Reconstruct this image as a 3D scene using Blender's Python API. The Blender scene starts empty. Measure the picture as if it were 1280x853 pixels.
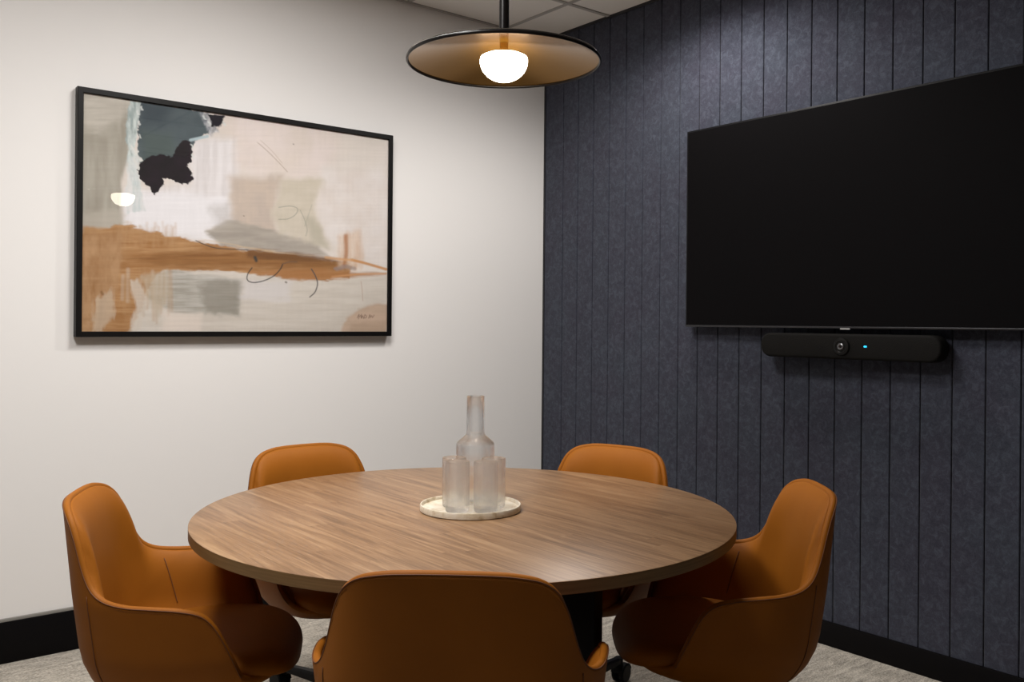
import bpy, bmesh, math
import numpy as np
from mathutils import Vector, Matrix

C = bpy.context.scene.collection
SC = bpy.context.scene
PI = math.pi

# ------------------------------------------------------------------ camera
cam_data = bpy.data.cameras.new('camera')
cam = bpy.data.objects.new('camera', cam_data); C.objects.link(cam)
SC.camera = cam
F_PX, YAW, ROLL, SHIFT = 1129.71, 0.8942, 0.0086, -23.456
cam_data.sensor_width = 36.0
cam_data.lens = F_PX / 1280 * 36.0
cam_data.shift_y = SHIFT / 1280
cam_data.clip_start = 0.05
v = Vector((math.cos(YAW), math.sin(YAW), 0)); r = Vector((math.sin(YAW), -math.cos(YAW), 0)); u = Vector((0, 0, 1))
r3 = r * math.cos(ROLL) + u * math.sin(ROLL); u3 = -r * math.sin(ROLL) + u * math.cos(ROLL)
M = Matrix(((r3.x, u3.x, -v.x), (r3.y, u3.y, -v.y), (r3.z, u3.z, -v.z))).to_4x4()
M.translation = (-3.1928, -3.6976, 1.25)
cam.matrix_world = M

# ------------------------------------------------------------------ colour management, world
SC.view_settings.view_transform = 'Standard'
SC.view_settings.look = 'None'
SC.view_settings.gamma = 1.0
SC.view_settings.use_curve_mapping = False
SC.view_settings.exposure = 0.1
w = bpy.data.worlds.new('world'); SC.world = w; w.use_nodes = True
w.node_tree.nodes['Background'].inputs[0].default_value = (0.6, 0.65, 0.7, 1)
w.node_tree.nodes['Background'].inputs[1].default_value = 0.02

CEIL = 2.78
X0, Y0 = -4.7, -4.9          # rear extents of the room; the seen corner is at the origin

# recessed ceiling downlights: x, y, watts, cone degrees, blend
DOWNLIGHTS = [(-0.52, -1.25, 44, 160, 0.6)]
# square luminous ceiling panels: x, y, watts
PANELS = [(-2.985, -1.984, 44), (-1.785, -1.384, 30)]
COOL = (1.0, 0.97, 0.94)
WARM = (1.0, 0.955, 0.91)
BULB_STRENGTH = 20.0

# ------------------------------------------------------------------ materials
def mat(name, col, rough=0.5, metal=0.0, spec=0.5, coat=0.0):
    m = bpy.data.materials.new(name); m.use_nodes = True
    b = m.node_tree.nodes['Principled BSDF']
    b.inputs['Base Color'].default_value = (*col, 1); b.inputs['Roughness'].default_value = rough
    b.inputs['Metallic'].default_value = metal; b.inputs['Specular IOR Level'].default_value = spec
    b.inputs['Coat Weight'].default_value = coat
    return m
class NT:
    def __init__(s, m): s.t = m.node_tree; s.n = s.t.nodes; s.b = s.n['Principled BSDF']
    def add(s, typ, **kw):
        x = s.n.new(typ)
        for k, val in kw.items():
            if k.startswith('_'): setattr(x, k[1:], val)
            else: x.inputs[k].default_value = val
        return x
    def link(s, a, b): s.t.links.new(a, b)
    def coord(s, scale=(1, 1, 1), loc=(0, 0, 0), out='Object'):
        tc = s.add('ShaderNodeTexCoord'); mp = s.add('ShaderNodeMapping')
        mp.inputs['Scale'].default_value = scale; mp.inputs['Location'].default_value = loc
        s.link(tc.outputs[out], mp.inputs[0]); return mp.outputs[0]
    def noise(s, vec, scale, detail=4, rough=0.55, dist=0.0):
        x = s.add('ShaderNodeTexNoise', Scale=scale, Detail=detail, Roughness=rough, Distortion=dist); s.link(vec, x.inputs['Vector']); return x.outputs['Fac']
    def ramp(s, fac, stops):
        x = s.add('ShaderNodeValToRGB'); cr = x.color_ramp
        while len(cr.elements) < len(stops): cr.elements.new(0.5)
        for e, (p, c) in zip(cr.elements, stops): e.position = p; e.color = (*c, 1) if len(c) == 3 else c
        s.link(fac, x.inputs[0]); return x.outputs[0]
    def mix(s, fac, a, b, mode='MIX'):
        x = s.add('ShaderNodeMix', _data_type='RGBA', _blend_type=mode)
        if hasattr(fac, 'links'): s.link(fac, x.inputs[0])
        else: x.inputs[0].default_value = fac
        for k, q in ((6, a), (7, b)):
            if hasattr(q, 'links'): s.link(q, x.inputs[k])
            else: x.inputs[k].default_value = (*q, 1)
        return x.outputs[2]
    def bump(s, h, strength, dist=0.01):
        x = s.add('ShaderNodeBump', Strength=strength, Distance=dist); s.link(h, x.inputs['Height']); s.link(x.outputs[0], s.b.inputs['Normal'])

m_wall = mat('white_wall_paint', (0.88, 0.862, 0.845), 0.75, spec=0.25)
t = NT(m_wall); t.bump(t.noise(t.coord(), 260, 2), 0.06, 0.002)
m_rear = mat('grey_wall_paint', (0.045, 0.043, 0.042), 0.8, spec=0.2)
t = NT(m_rear); t.bump(t.noise(t.coord(), 200, 2), 0.05, 0.002)
m_ceil = mat('ceiling_tile', (0.86, 0.83, 0.79), 0.9, spec=0.1)
t = NT(m_ceil); n = t.noise(t.coord(), 120, 3); t.bump(n, 0.25, 0.003)
m_grid = mat('ceiling_grid_metal', (0.44, 0.42, 0.40), 0.5)
m_skirt = mat('black_skirting', (0.003, 0.0025, 0.003), 0.5, spec=.12)
m_skirt_cap = mat('grey_sealant', (0.25, 0.24, 0.22), 0.7)
m_black = mat('black_powdercoat', (0.0035, 0.003, 0.005), 0.5, spec=.15)
m_plastic = mat('black_plastic', (0.005, 0.005, 0.005), 0.45, spec=.2)
m_blackgloss = mat('black_gloss_metal', (0.006, 0.005, 0.005), 0.3, spec=.25)

# grooved felt wall cladding
m_felt = mat('navy_felt', (0.07, 0.075, 0.1), 0.95, spec=0.12)
t = NT(m_felt); co = t.coord()
na = t.noise(t.coord((1, 1, 1)), 42, 5, 0.75, 0.8); nb = t.noise(co, 240, 3, 0.7); nc = t.noise(co, 4.0, 3)
c1 = t.ramp(na, [(0.32, (0.014, 0.015, 0.025)), (0.5, (0.036, 0.039, 0.055)), (0.66, (0.074, 0.083, 0.110))])
c2 = t.mix(0.30, c1, t.ramp(nb, [(0.3, (0.022, 0.023, 0.035)), (0.7, (0.088, 0.094, 0.128))]))
t.link(t.mix(0.25, c2, t.ramp(nc, [(0.35, (0.040, 0.035, 0.055)), (0.65, (0.046, 0.058, 0.078))])), t.b.inputs['Base Color'])
t.bump(nb, 0.35, 0.002)
t.b.inputs['Sheen Weight'].default_value = 0.08; t.b.inputs['Sheen Roughness'].default_value = 0.6
m_felt_edge = mat('dark_trim', (0.012, 0.012, 0.016), 0.5)

# carpet
m_carpet = mat('grey_carpet', (0.3, 0.28, 0.25), 0.98, spec=0.05)
t = NT(m_carpet)
n1 = t.noise(t.coord((5, 22, 1)), 2.4, 5, 0.7, 0.6); n2 = t.noise(t.coord((30, 90, 1)), 3.2, 3, 0.7); n3 = t.noise(t.coord(), 1.7, 2)
a = t.ramp(n1, [(0.34, (0.17, 0.15, 0.125)), (0.5, (0.43, 0.385, 0.325)), (0.64, (0.72, 0.66, 0.57))])
b_ = t.ramp(n2, [(0.36, (0.13, 0.115, 0.095)), (0.62, (0.86, 0.80, 0.70))])
t.link(t.mix(0.5, a, b_), t.b.inputs['Base Color']); t.bump(n2, 0.8, 0.006)

# walnut table top, grain along y
m_wood = mat('walnut_laminate', (0.36, 0.22, 0.13), 0.38, spec=0.45)
t = NT(m_wood)
def board_random(t, width, offset):
    # one random number per board across x, boards run along y with staggered ends
    tc = t.add('ShaderNodeTexCoord'); sx = t.add('ShaderNodeSeparateXYZ'); t.link(tc.outputs['Object'], sx.inputs[0])
    d = t.add('ShaderNodeMath', _operation='MULTIPLY_ADD'); d.inputs[1].default_value = 1 / width; d.inputs[2].default_value = offset
    t.link(sx.outputs['X'], d.inputs[0]); f = t.add('ShaderNodeMath', _operation='FLOOR'); t.link(d.outputs[0], f.inputs[0])
    wn = t.add('ShaderNodeTexWhiteNoise', _noise_dimensions='1D'); t.link(f.outputs[0], wn.inputs['W'])
    e = t.add('ShaderNodeMath', _operation='MULTIPLY_ADD'); e.inputs[1].default_value = 1.5; t.link(sx.outputs['Y'], e.inputs[0]); t.link(wn.outputs['Value'], e.inputs[2])
    g = t.add('ShaderNodeMath', _operation='FLOOR'); t.link(e.outputs[0], g.inputs[0])
    cb = t.add('ShaderNodeCombineXYZ'); t.link(f.outputs[0], cb.inputs[0]); t.link(g.outputs[0], cb.inputs[1])
    w2 = t.add('ShaderNodeTexWhiteNoise', _noise_dimensions='2D'); t.link(cb.outputs[0], w2.inputs['Vector'])
    return w2.outputs['Value'], cb.outputs[0]
rv, cell = board_random(t, 0.052, 0.3)
sh = t.add('ShaderNodeVectorMath', _operation='MULTIPLY_ADD'); t.link(cell, sh.inputs[0]); sh.inputs[1].default_value = (3.7, 5.3, 0)
t.link(t.coord((1, 1, 1)), sh.inputs[2])
mp = t.add('ShaderNodeMapping'); mp.inputs['Scale'].default_value = (30, 1.6, 1); t.link(sh.outputs[0], mp.inputs[0])
g1 = t.noise(mp.outputs[0], 1.6, 6, 0.62, 0.9)
mp2 = t.add('ShaderNodeMapping'); mp2.inputs['Scale'].default_value = (150, 5, 1); t.link(sh.outputs[0], mp2.inputs[0])
g2 = t.noise(mp2.outputs[0], 1.8, 4, 0.6, 0.3)
ca = t.ramp(g1, [(0.34, (0.10, 0.050, 0.023)), (0.45, (0.25, 0.140, 0.076)), (0.56, (0.37, 0.225, 0.13)), (0.68, (0.52, 0.35, 0.22))])
cb_ = t.ramp(g2, [(0.3, (0.19, 0.108, 0.06)), (0.7, (0.44, 0.29, 0.18))])
cc = t.ramp(rv, [(0.0, (0.24, 0.142, 0.082)), (0.5, (0.34, 0.21, 0.125)), (1.0, (0.42, 0.275, 0.17))])
x = t.mix(0.28, t.mix(0.3, ca, cb_), cc)
t.link(t.mix(1.0, x, (0.82, 0.77, 0.66), 'MULTIPLY'), t.b.inputs['Base Color']); t.bump(g2, 0.08, 0.001)
m_wood_edge = mat('walnut_edge_band', (0.17, 0.10, 0.05), 0.5)
t = NT(m_wood_edge)
t.link(t.ramp(t.noise(t.coord((2, 2, 60)), 3, 4), [(0.3, (0.15, 0.08, 0.026)), (0.7, (0.23, 0.13, 0.048))]), t.b.inputs['Base Color'])

# tan leather
def leather(name, col, dark):
    m = mat(name, col, 0.58)
    m.node_tree.nodes['Principled BSDF'].inputs['IOR'].default_value = 1.24
    t = NT(m); co = t.coord()
    n = t.noise(co, 5, 3); nn = t.noise(co, 420, 2, 0.6)
    t.link(t.ramp(n, [(0.3, dark), (0.7, col)]), t.b.inputs['Base Color']); t.bump(nn, 0.10, 0.0012)
    return m
m_leather = leather('tan_leather', (0.30, 0.098, 0.008), (0.26, 0.083, 0.006))
m_seam = mat('seam_thread', (0.13, 0.04, 0.008), 0.7)

# lamp
m_bronze = mat('bronze_lacquer', (0.30, 0.165, 0.055), 0.15, metal=0.85)
t = NT(m_bronze); t.link(t.ramp(t.noise(t.coord((1, 1, 1)), 3, 2), [(0.3, (0.235, 0.118, 0.018)), (0.7, (0.29, 0.145, 0.024))]), t.b.inputs['Base Color'])
m_bulb = bpy.data.materials.new('opal_glass_lit'); m_bulb.use_nodes = True
b = m_bulb.node_tree.nodes['Principled BSDF']; b.inputs['Base Color'].default_value = (0.9, 0.88, 0.84, 1)
b.inputs['Emission Color'].default_value = (1.0, 0.88, 0.72, 1); b.inputs['Emission Strength'].default_value = BULB_STRENGTH
m_glint_ring = mat('glint_ring_metal', (0.6, 0.58, 0.55), 0.12, metal=1.0)  # mirror-like metal for the ring added as the shade rim's highlight

# marble tray
m_marble = mat('cream_marble', (0.8, 0.76, 0.68), 0.3)
t = NT(m_marble)
n = t.noise(t.coord((1, 1, 1)), 14, 6, 0.65, 1.6)
t.link(t.ramp(n, [(0.32, (0.45, 0.34, 0.20)), (0.46, (0.70, 0.61, 0.47)), (0.7, (0.84, 0.79, 0.70))]), t.b.inputs['Base Color'])

def glass_mat(name, clear=.4, milk=.12, ior=1.45):
    # thin pressed glass: mostly clear, part refracting, a trace of milky scatter
    m = bpy.data.materials.new(name); m.use_nodes = True; nt = m.node_tree; nt.nodes.clear(); N = nt.nodes.new; L = nt.links.new
    out = N('ShaderNodeOutputMaterial'); g = N('ShaderNodeBsdfGlass'); g.inputs['IOR'].default_value = ior; g.inputs['Roughness'].default_value = 0.0
    tr = N('ShaderNodeBsdfTransparent'); tl = N('ShaderNodeBsdfTranslucent'); tl.inputs['Color'].default_value = (.95, .95, .95, 1); df = N('ShaderNodeBsdfDiffuse'); df.inputs['Color'].default_value = (.95, .95, .95, 1)
    a = N('ShaderNodeMixShader'); a.inputs[0].default_value = clear; L(g.outputs[0], a.inputs[1]); L(tr.outputs[0], a.inputs[2])
    c = N('ShaderNodeMixShader'); c.inputs[0].default_value = .5; L(tl.outputs[0], c.inputs[1]); L(df.outputs[0], c.inputs[2])
    e = N('ShaderNodeMixShader'); e.inputs[0].default_value = milk; L(a.outputs[0], e.inputs[1]); L(c.outputs[0], e.inputs[2]); L(e.outputs[0], out.inputs[0])
    return m
m_glass = glass_mat('clear_glass', .5, .012, 1.38)
m_frost = glass_mat('ribbed_glass', .5, .06, 1.38)

# ------------------------------------------------------------------ mesh helpers
def link_bm(name, bm, m, parent=None, smooth=False, sharp=None):
    me = bpy.data.meshes.new(name); bm.to_mesh(me); bm.free()
    for q in (m if isinstance(m, (list, tuple)) else [m]): me.materials.append(q)
    if smooth:
        me.polygons.foreach_set('use_smooth', [True] * len(me.polygons))
        if sharp: me.set_sharp_from_angle(angle=math.radians(sharp))
    o = bpy.data.objects.new(name, me); C.objects.link(o)
    if parent: o.parent = parent
    return o
def add_box(bm, lo, hi, bevel=0.0, seg=2):
    g = bmesh.ops.create_cube(bm, size=1.0)['verts']
    lo, hi = Vector(lo), Vector(hi)
    for q in g: q.co = Vector([(lo[i] + hi[i]) / 2 + q.co[i] * (hi[i] - lo[i]) for i in range(3)])
    if bevel:
        es = list({e for q in g for e in q.link_edges})
        bmesh.ops.bevel(bm, geom=es, offset=bevel, segments=seg, affect='EDGES', profile=0.5)
def box(name, lo, hi, m, parent=None, bevel=0.0, seg=2):
    bm = bmesh.new(); add_box(bm, lo, hi, bevel, seg); return link_bm(name, bm, m, parent, smooth=bevel > 0, sharp=35)
def add_lathe(bm, prof, n=64, c=(0, 0, 0), closed=False, flute=None):
    rings = []
    for (rr, z) in prof:
        if rr < 1e-6: rings.append([bm.verts.new((c[0], c[1], c[2] + z))]); continue
        ring = []
        for i in range(n):
            a = 2 * PI * i / n; q = rr
            if flute and flute[1] <= z <= flute[2]: q = rr * (1 + flute[3] * math.cos(a * flute[0]))
            ring.append(bm.verts.new((c[0] + q * math.cos(a), c[1] + q * math.sin(a), c[2] + z)))
        rings.append(ring)
    pairs = list(zip(rings, rings[1:])) + ([(rings[-1], rings[0])] if closed else [])
    for A, B in pairs:
        for i in range(n):
            j = (i + 1) % n
            if len(A) == 1 and len(B) == 1: break
            if len(A) == 1: bm.faces.new((A[0], B[j], B[i]))
            elif len(B) == 1: bm.faces.new((A[i], A[j], B[0]))
            else: bm.faces.new((A[i], A[j], B[j], B[i]))
    bmesh.ops.recalc_face_normals(bm, faces=bm.faces[:])
def lathe(name, prof, m, parent=None, n=64, c=(0, 0, 0), closed=False, flute=None, sharp=40):
    bm = bmesh.new(); add_lathe(bm, prof, n, c, closed, flute); return link_bm(name, bm, m, parent, True, sharp)
def add_tube(bm, pts, rad, n=10, closed=False, caps=True):
    pts = [Vector(p) for p in pts]; N = len(pts); rings = []; prev = None
    for i, p in enumerate(pts):
        if closed: tg = pts[(i + 1) % N] - pts[i - 1]
        else: tg = pts[min(i + 1, N - 1)] - pts[max(i - 1, 0)]
        tg.normalize()
        if prev is None: s = tg.orthogonal().normalized()
        else:
            s = prev - tg * prev.dot(tg); s.normalize()
        prev = s; b2 = tg.cross(s); rr = rad[i] if isinstance(rad, (list, tuple)) else rad
        rings.append([bm.verts.new(p + (s * math.cos(2 * PI * k / n) + b2 * math.sin(2 * PI * k / n)) * rr) for k in range(n)])
    for i in range(N if closed else N - 1):
        A, B = rings[i], rings[(i + 1) % N]
        for k in range(n): bm.faces.new((A[k], A[(k + 1) % n], B[(k + 1) % n], B[k]))
    if not closed and caps: bm.faces.new(rings[0][::-1]); bm.faces.new(rings[-1])
def empty(name, loc, rz, label, cat, group=None):
    o = bpy.data.objects.new(name, None); C.objects.link(o); o.location = loc; o.rotation_euler = (0, 0, rz)
    o.empty_display_size = 0.1
    tag(o, label, cat, group); return o
def tag(o, label, cat, group=None):
    o['label'] = label; o['category'] = cat
    if group: o['group'] = group
    return o
def struct(o): o['kind'] = 'structure'; return o
def copy_tree(o, parent=None):
    c = o.copy(); C.objects.link(c)
    if parent: c.parent = parent
    for ch in [q for q in bpy.data.objects if q.parent == o and q != c]: copy_tree(ch, c)
    return c

# ------------------------------------------------------------------ room shell
struct(box('floor', (X0 - .1, Y0 - .1, -0.1), (0.1, 0.1, 0), m_carpet))
struct(box('wall_left', (X0 - .1, 0, 0), (0.1, 0.1, CEIL + .1), m_wall))
struct(box('wall_back', (X0 - .1, Y0 - .1, 0), (0.1, Y0, CEIL + .1), m_rear))
struct(box('wall_front', (X0 - .1, Y0, 0), (X0, 0, CEIL + .1), m_rear))

# right wall: substrate plus grooved felt boards in one mesh
bm = bmesh.new()
GP, FT, GW = 0.1135, 0.012, 0.0035
edges = [-0.012] + [-0.1545 - GP * k for k in range(60)]
edges = [e for e in edges if e > Y0] + [Y0]
prof = []
for i in range(len(edges) - 1):
    a_, b_ = edges[i], edges[i + 1]
    a2 = a_ - (GW / 2 if i else 0); b2 = b_ + GW / 2
    prof += [(a2, 0.0), (a2, -FT + .0022), (a2 - .0022, -FT), (b2 + .0022, -FT), (b2, -FT + .0022), (b2, 0.0)]
zt, zb = CEIL - 0.012, 0.0
rows = [[bm.verts.new((px, py, z)) for (py, px) in prof] for z in (zb, zt)]
for k in range(len(prof) - 1): bm.faces.new((rows[0][k], rows[0][k + 1], rows[1][k + 1], rows[1][k]))
add_box(bm, (0.001, Y0, 0), (0.1, 0.0, CEIL + .1))
bmesh.ops.recalc_face_normals(bm, faces=bm.faces[:])
struct(link_bm('wall_right', bm, m_felt))
struct(box('trim_1', (-0.014, -0.012, 0.0), (-0.0005, -0.0005, CEIL), m_felt_edge))          # corner bead of the felt
struct(box('trim_2', (-0.016, Y0, CEIL - 0.014), (-0.0005, -0.012, CEIL - .0005), m_felt_edge))   # dark shadow line at the ceiling
struct(box('trim_3', (X0, -0.016, CEIL - 0.006), (-0.016, -0.0005, CEIL - .0005), m_grid))
struct(box('baseboard_left', (X0, -0.014, 0), (-0.015, -0.0005, 0.150), m_skirt, bevel=.002))
struct(box('trim_4', (X0, -0.011, 0.1502), (-0.015, -0.0006, 0.161), m_skirt_cap, bevel=.001))
struct(box('baseboard_right', (-0.024, Y0, 0), (-0.0125, -0.015, 0.094), m_skirt, bevel=.002))

# ceiling: tiles between a T-bar grid, tile centre set from the crossing seen beside the lamp
bm = bmesh.new(); add_box(bm, (X0 - .1, Y0 - .1, CEIL), (0.1, 0.1, CEIL + .1)); struct(link_bm('ceiling', bm, m_ceil))
bm = bmesh.new(); TP = 0.6; gx, gy = -0.285, -0.484
k = 0
while gx - TP * k > X0: xx = gx - TP * k; add_box(bm, (xx - .011, Y0, CEIL - .004), (xx + .011, -.016, CEIL - .0002)); k += 1
k = 0
while gy - TP * k > Y0: yy = gy - TP * k; add_box(bm, (X0, yy - .011, CEIL - .0045), (-.016, yy + .011, CEIL - .0003)); k += 1
struct(link_bm('trim_5', bm, m_grid))

# ------------------------------------------------------------------ ceiling downlights
for i, (dx, dy, W, cone, bl) in enumerate(DOWNLIGHTS):
    d = empty('downlight', (dx, dy, CEIL), 0, 'round recessed ceiling downlight beside the dark grooved wall', 'ceiling light')
    lathe('trim_ring', [(0.046, -0.0052), (0.060, -0.0052), (0.062, -0.0085), (0.056, -0.012), (0.047, -0.010)], m_grid, d, 40, closed=True)
    lathe('lens', [(0, -0.0065), (0.0455, -0.0065), (0.0455, -0.0055), (0, -0.0055)], mat('frosted_lens', (0.8, 0.8, 0.78), 0.4), d, 40)
    ld = bpy.data.lights.new('downlight_beam', 'SPOT'); ld.energy = W; ld.color = WARM; ld.spot_size = math.radians(cone); ld.spot_blend = bl; ld.shadow_soft_size = 0.045
    lo = bpy.data.objects.new('downlight_beam', ld); C.objects.link(lo); lo.parent = d; lo.location = (0, 0, -0.062)
m_diff = bpy.data.materials.new('lit_diffuser'); m_diff.use_nodes = True
b = m_diff.node_tree.nodes['Principled BSDF']; b.inputs['Emission Color'].default_value = (1, .96, .92, 1); b.inputs['Emission Strength'].default_value = 2.0
for i, (dx, dy, W) in enumerate(PANELS):
    d = empty('ceiling_panel_light', (dx, dy, CEIL), 0, ['square luminous ceiling panel above the chair at the left', 'square luminous ceiling panel in front of the painting, nearer the dark wall'][i], 'ceiling light')
    bm = bmesh.new(); a_ = .285
    for lo_, hi_ in (((-a_, -a_, -.012), (a_, -a_ + .02, -.0055)), ((-a_, a_ - .02, -.012), (a_, a_, -.0055)), ((-a_, -a_ + .02, -.012), (-a_ + .02, a_ - .02, -.0055)), ((a_ - .02, -a_ + .02, -.012), (a_, a_ - .02, -.0055))): add_box(bm, lo_, hi_)
    link_bm('panel_frame', bm, m_grid, d)
    box('diffuser', (-a_ + .0205, -a_ + .0205, -.009), (a_ - .0205, a_ - .0205, -.006), m_diff, d)
    ld = bpy.data.lights.new('panel_glow', 'AREA'); ld.energy = W; ld.color = COOL; ld.shape = 'SQUARE'; ld.size = 0.53
    lo = bpy.data.objects.new('panel_glow', ld); C.objects.link(lo); lo.parent = d; lo.location = (0, 0, -0.014)

# ------------------------------------------------------------------ round table
TX, TY, TR, TZ = -1.7464, -1.7054, 0.7135, 0.74
table = empty('round_table', (TX, TY, 0), 0, 'large round walnut meeting table with black panel pedestal in the middle of the room', 'table')
bm = bmesh.new(); add_lathe(bm, [(0, TZ - .002), (0, TZ), (TR - .0015, TZ), (TR, TZ - .001)][1:] , 192); top = link_bm('tabletop', bm, m_wood, table, True, 40)
lathe('edge_band', [(TR - .004, TZ - .0008), (TR, TZ - .0012), (TR, TZ - .0265), (TR - .002, TZ - .028), (0, TZ - .028), (0, TZ - .004), (TR - .01, TZ - .004)], m_wood_edge, table, 192)
for ang, L in ((290, .40), (185, .34), (54, .20)):
    bm = bmesh.new(); add_box(bm, (0.0, -.03, .0005), (L, .03, TZ - .03), .012, 3)
    bmesh.ops.rotate(bm, verts=bm.verts[:], cent=(0, 0, 0), matrix=Matrix.Rotation(math.radians(ang), 3, 'Z'))
    link_bm('pedestal_panel', bm, m_black, table, True, 35)
lathe('pedestal_core', [(0, .0005), (.075, .0005), (.075, TZ - .03), (0, TZ - .03)], m_black, table, 48)
lathe('mounting_plate', [(0, TZ - .034), (.2, TZ - .034), (.2, TZ - .0285), (0, TZ - .0285)], m_black, table, 48)

# ------------------------------------------------------------------ chair
def catmull(P, n):
    P = np.array(P, float); P = np.vstack([2 * P[0] - P[1], P, 2 * P[-1] - P[-2]]); out = []
    for i in range(1, len(P) - 2):
        for k in range(n):
            t_ = k / n; a_, b_, c_, d_ = P[i - 1:i + 3]
            out.append(0.5 * ((2 * b_) + (-a_ + c_) * t_ + (2 * a_ - 5 * b_ + 4 * c_ - d_) * t_ ** 2 + (-a_ + 3 * b_ - 3 * c_ + d_) * t_ ** 3))
    out.append(P[-2]); return np.array(out)
def plan_loop():
    th = np.linspace(0, PI, 2001)                        # 0 = back centre, PI = front centre, one side
    n_ = 3.4; c_, s_ = np.cos(th), np.sin(th)
    X = -np.sign(c_) * np.abs(c_) ** (2 / n_); Y = np.abs(s_) ** (2 / n_)
    X = np.where(X < 0, X * 0.262, X * 0.214); Y = Y * 0.285 * (0.865 + 0.135 * (1 - np.clip(-X / 0.262, 0, 1) ** 1.6))
    S = np.r_[0, np.cumsum(np.hypot(np.diff(X), np.diff(Y)))]
    return S, X, Y
PS, PX, PY = plan_loop(); STOT = PS[-1]
ETA_WALL, RB = 0.49, 0.11
def surf(s, eta):
    sg = 1 if s >= 0 else -1; a_ = min(abs(s), STOT)
    x = np.interp(a_, PS, PX); y = np.interp(a_, PS, PY)
    rear = min(1, max(0, (0.02 - x) / 0.26)); rear = rear * rear * (3 - 2 * rear)
    if eta >= ETA_WALL: z = eta; k = 1.0
    else:
        ph = min((ETA_WALL - eta) / RB, PI / 2); z = ETA_WALL - RB * math.sin(ph); k = 1 - (1 - math.cos(ph)) * RB / 0.26
        ex = ETA_WALL - RB * PI / 2 - eta
        if ex > 0: k -= ex / 0.26
    up = max(0, z - 0.60) / 0.225
    if z < ETA_WALL: z -= 0.04 * (ETA_WALL - z) / RB * min(1, max(0, (0.12 - x * k) / 0.25))
    yk = k * (0.875 + 0.125 * min(1, max(0, (z - .36) / .25)) ** .8) * (1 - 0.05 * rear * up ** 1.1)
    xs = x * k - rear * max(0, z - 0.36) * 0.115 + 0.018 * rear * 0
    return Vector((xs, y * sg * yk, z))
RIM = catmull([(0, .829), (.07, .828), (.12, .824), (.168, .812), (.200, .788), (.219, .752), (.231, .712), (.243, .674), (.260, .643), (.288, .624), (.33, .615),
               (.38, .612), (.435, .607), (.480, .594), (.508, .567), (.529, .528), (.549, .482), (.569, .438), (.586, .422), (.61, .414), (.67, .412), (.72, .412), (STOT, .412)], 5)
RIM[-1, 0] = STOT
def chair_shell():
    half = [(s, h) for s, h in RIM]
    cols = [(-s, h) for s, h in half[::-1]][:-1] + half      # from -STOT to STOT ; ends coincide
    cols = cols[:-1]
    n = len(cols); J = 30; ETA_END = ETA_WALL - RB * PI / 2 - 0.10
    P = np.zeros((n, J + 1, 3)); Nn = np.zeros_like(P)
    def eta_at(h, j): f = (j / J) ** 1.7; return h + (ETA_END - h) * f
    for i, (s, h) in enumerate(cols):
        for j in range(J + 1):
            e = eta_at(h, j); P[i, j] = surf(s, e)
            ds = 0.004; s1, s2 = s + ds, s - ds
            if abs(s1) > STOT: s1 = s
            if abs(s2) > STOT: s2 = s
            A = surf(s1, e) - surf(s2, e); B = surf(s, e + .004) - surf(s, e - .004)
            N = A.cross(B)
            if N.length < 1e-9: N = Vector((1, 0, 0))
            N.normalize(); Nn[i, j] = N
    # smooth the normals round the loop a little, check they point outward
    if np.mean(np.einsum('ijk,ijk->ij', Nn[:, :8], P[:, :8] - np.array([0, 0, .5]))) < 0: Nn = -Nn
    for _ in range(2): Nn = (np.roll(Nn, 1, 0) + 2 * Nn + np.roll(Nn, -1, 0)); Nn /= np.linalg.norm(Nn, axis=2, keepdims=True)
    hh_ = np.array([c[1] for c in cols]); th = np.full(n, .0085)
    fat = np.where(hh_ < .45, .002, np.where(hh_ > .62, .036, .030))
    for _ in range(10): fat = (np.roll(fat, 1) + 2 * fat + np.roll(fat, -1)) / 4
    T = np.roll(P[:, 0], -1, 0) - np.roll(P[:, 0], 1, 0); T /= np.linalg.norm(T, axis=1, keepdims=True)
    O = np.cross(T, Nn[:, 0]); sgn = np.sign(np.einsum('ij,ij->i', O, P[:, 0] - P[:, 2])); O *= sgn[:, None]; O /= np.linalg.norm(O, axis=1, keepdims=True)
    bm = bmesh.new(); rows = []
    prof = []
    for j in range(J, 0, -1): prof.append(('o', j))
    K = 8
    for k in range(K + 1): prof.append(('r', k))
    for j in range(1, J + 1): prof.append(('i', j))
    for i in range(n):
        row = []
        for typ, q in prof:
            if typ == 'r':
                ph = PI * q / K; p = P[i, 0] - O[i] * th[i] + Nn[i, 0] * th[i] * math.cos(ph) + O[i] * th[i] * math.sin(ph)
            else:
                # soften offset just below the rim so it meets the rolled edge
                dd = np.linalg.norm(P[i, q] - P[i, 0])
                p = P[i, q] + Nn[i, q] * (th[i] if typ == 'o' else -(th[i] + fat[i] * (1 - math.exp(-max(0, dd - th[i]) / .035))))
                d = np.dot(p - P[i, 0], O[i])
                if d > -th[i] * 1.05: p = p - O[i] * (d + th[i] * 1.05)
            row.append(bm.verts.new(p))
        rows.append(row)
    L = len(prof)
    for i in range(n):
        A, B = rows[i], rows[(i + 1) % n]
        for k in range(L - 1): bm.faces.new((A[k], B[k], B[k + 1], A[k + 1]))
    bm.faces.new([rw[0] for rw in rows]); bm.faces.new([rw[-1] for rw in rows][::-1])
    bmesh.ops.recalc_face_normals(bm, faces=bm.faces[:])
    def outer(s, eta, side=1, lift=0.0005):
        p = surf(s, eta); A = surf(s + .003, eta) - surf(s - .003, eta); B = surf(s, eta + .003) - surf(s, eta - .003); N = A.cross(B).normalized()
        if N.dot(p - Vector((0, 0, p.z))) < 0: N = -N
        i = int(np.argmin([abs(c[0] - s) for c in cols])); return p + N * side * ((th[i] if side > 0 else th[i] + fat[i] * (1 - math.exp(-max(0, cols[i][1] - eta - th[i]) / .035))) + lift + (0 if side > 0 else .0004))
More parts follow.
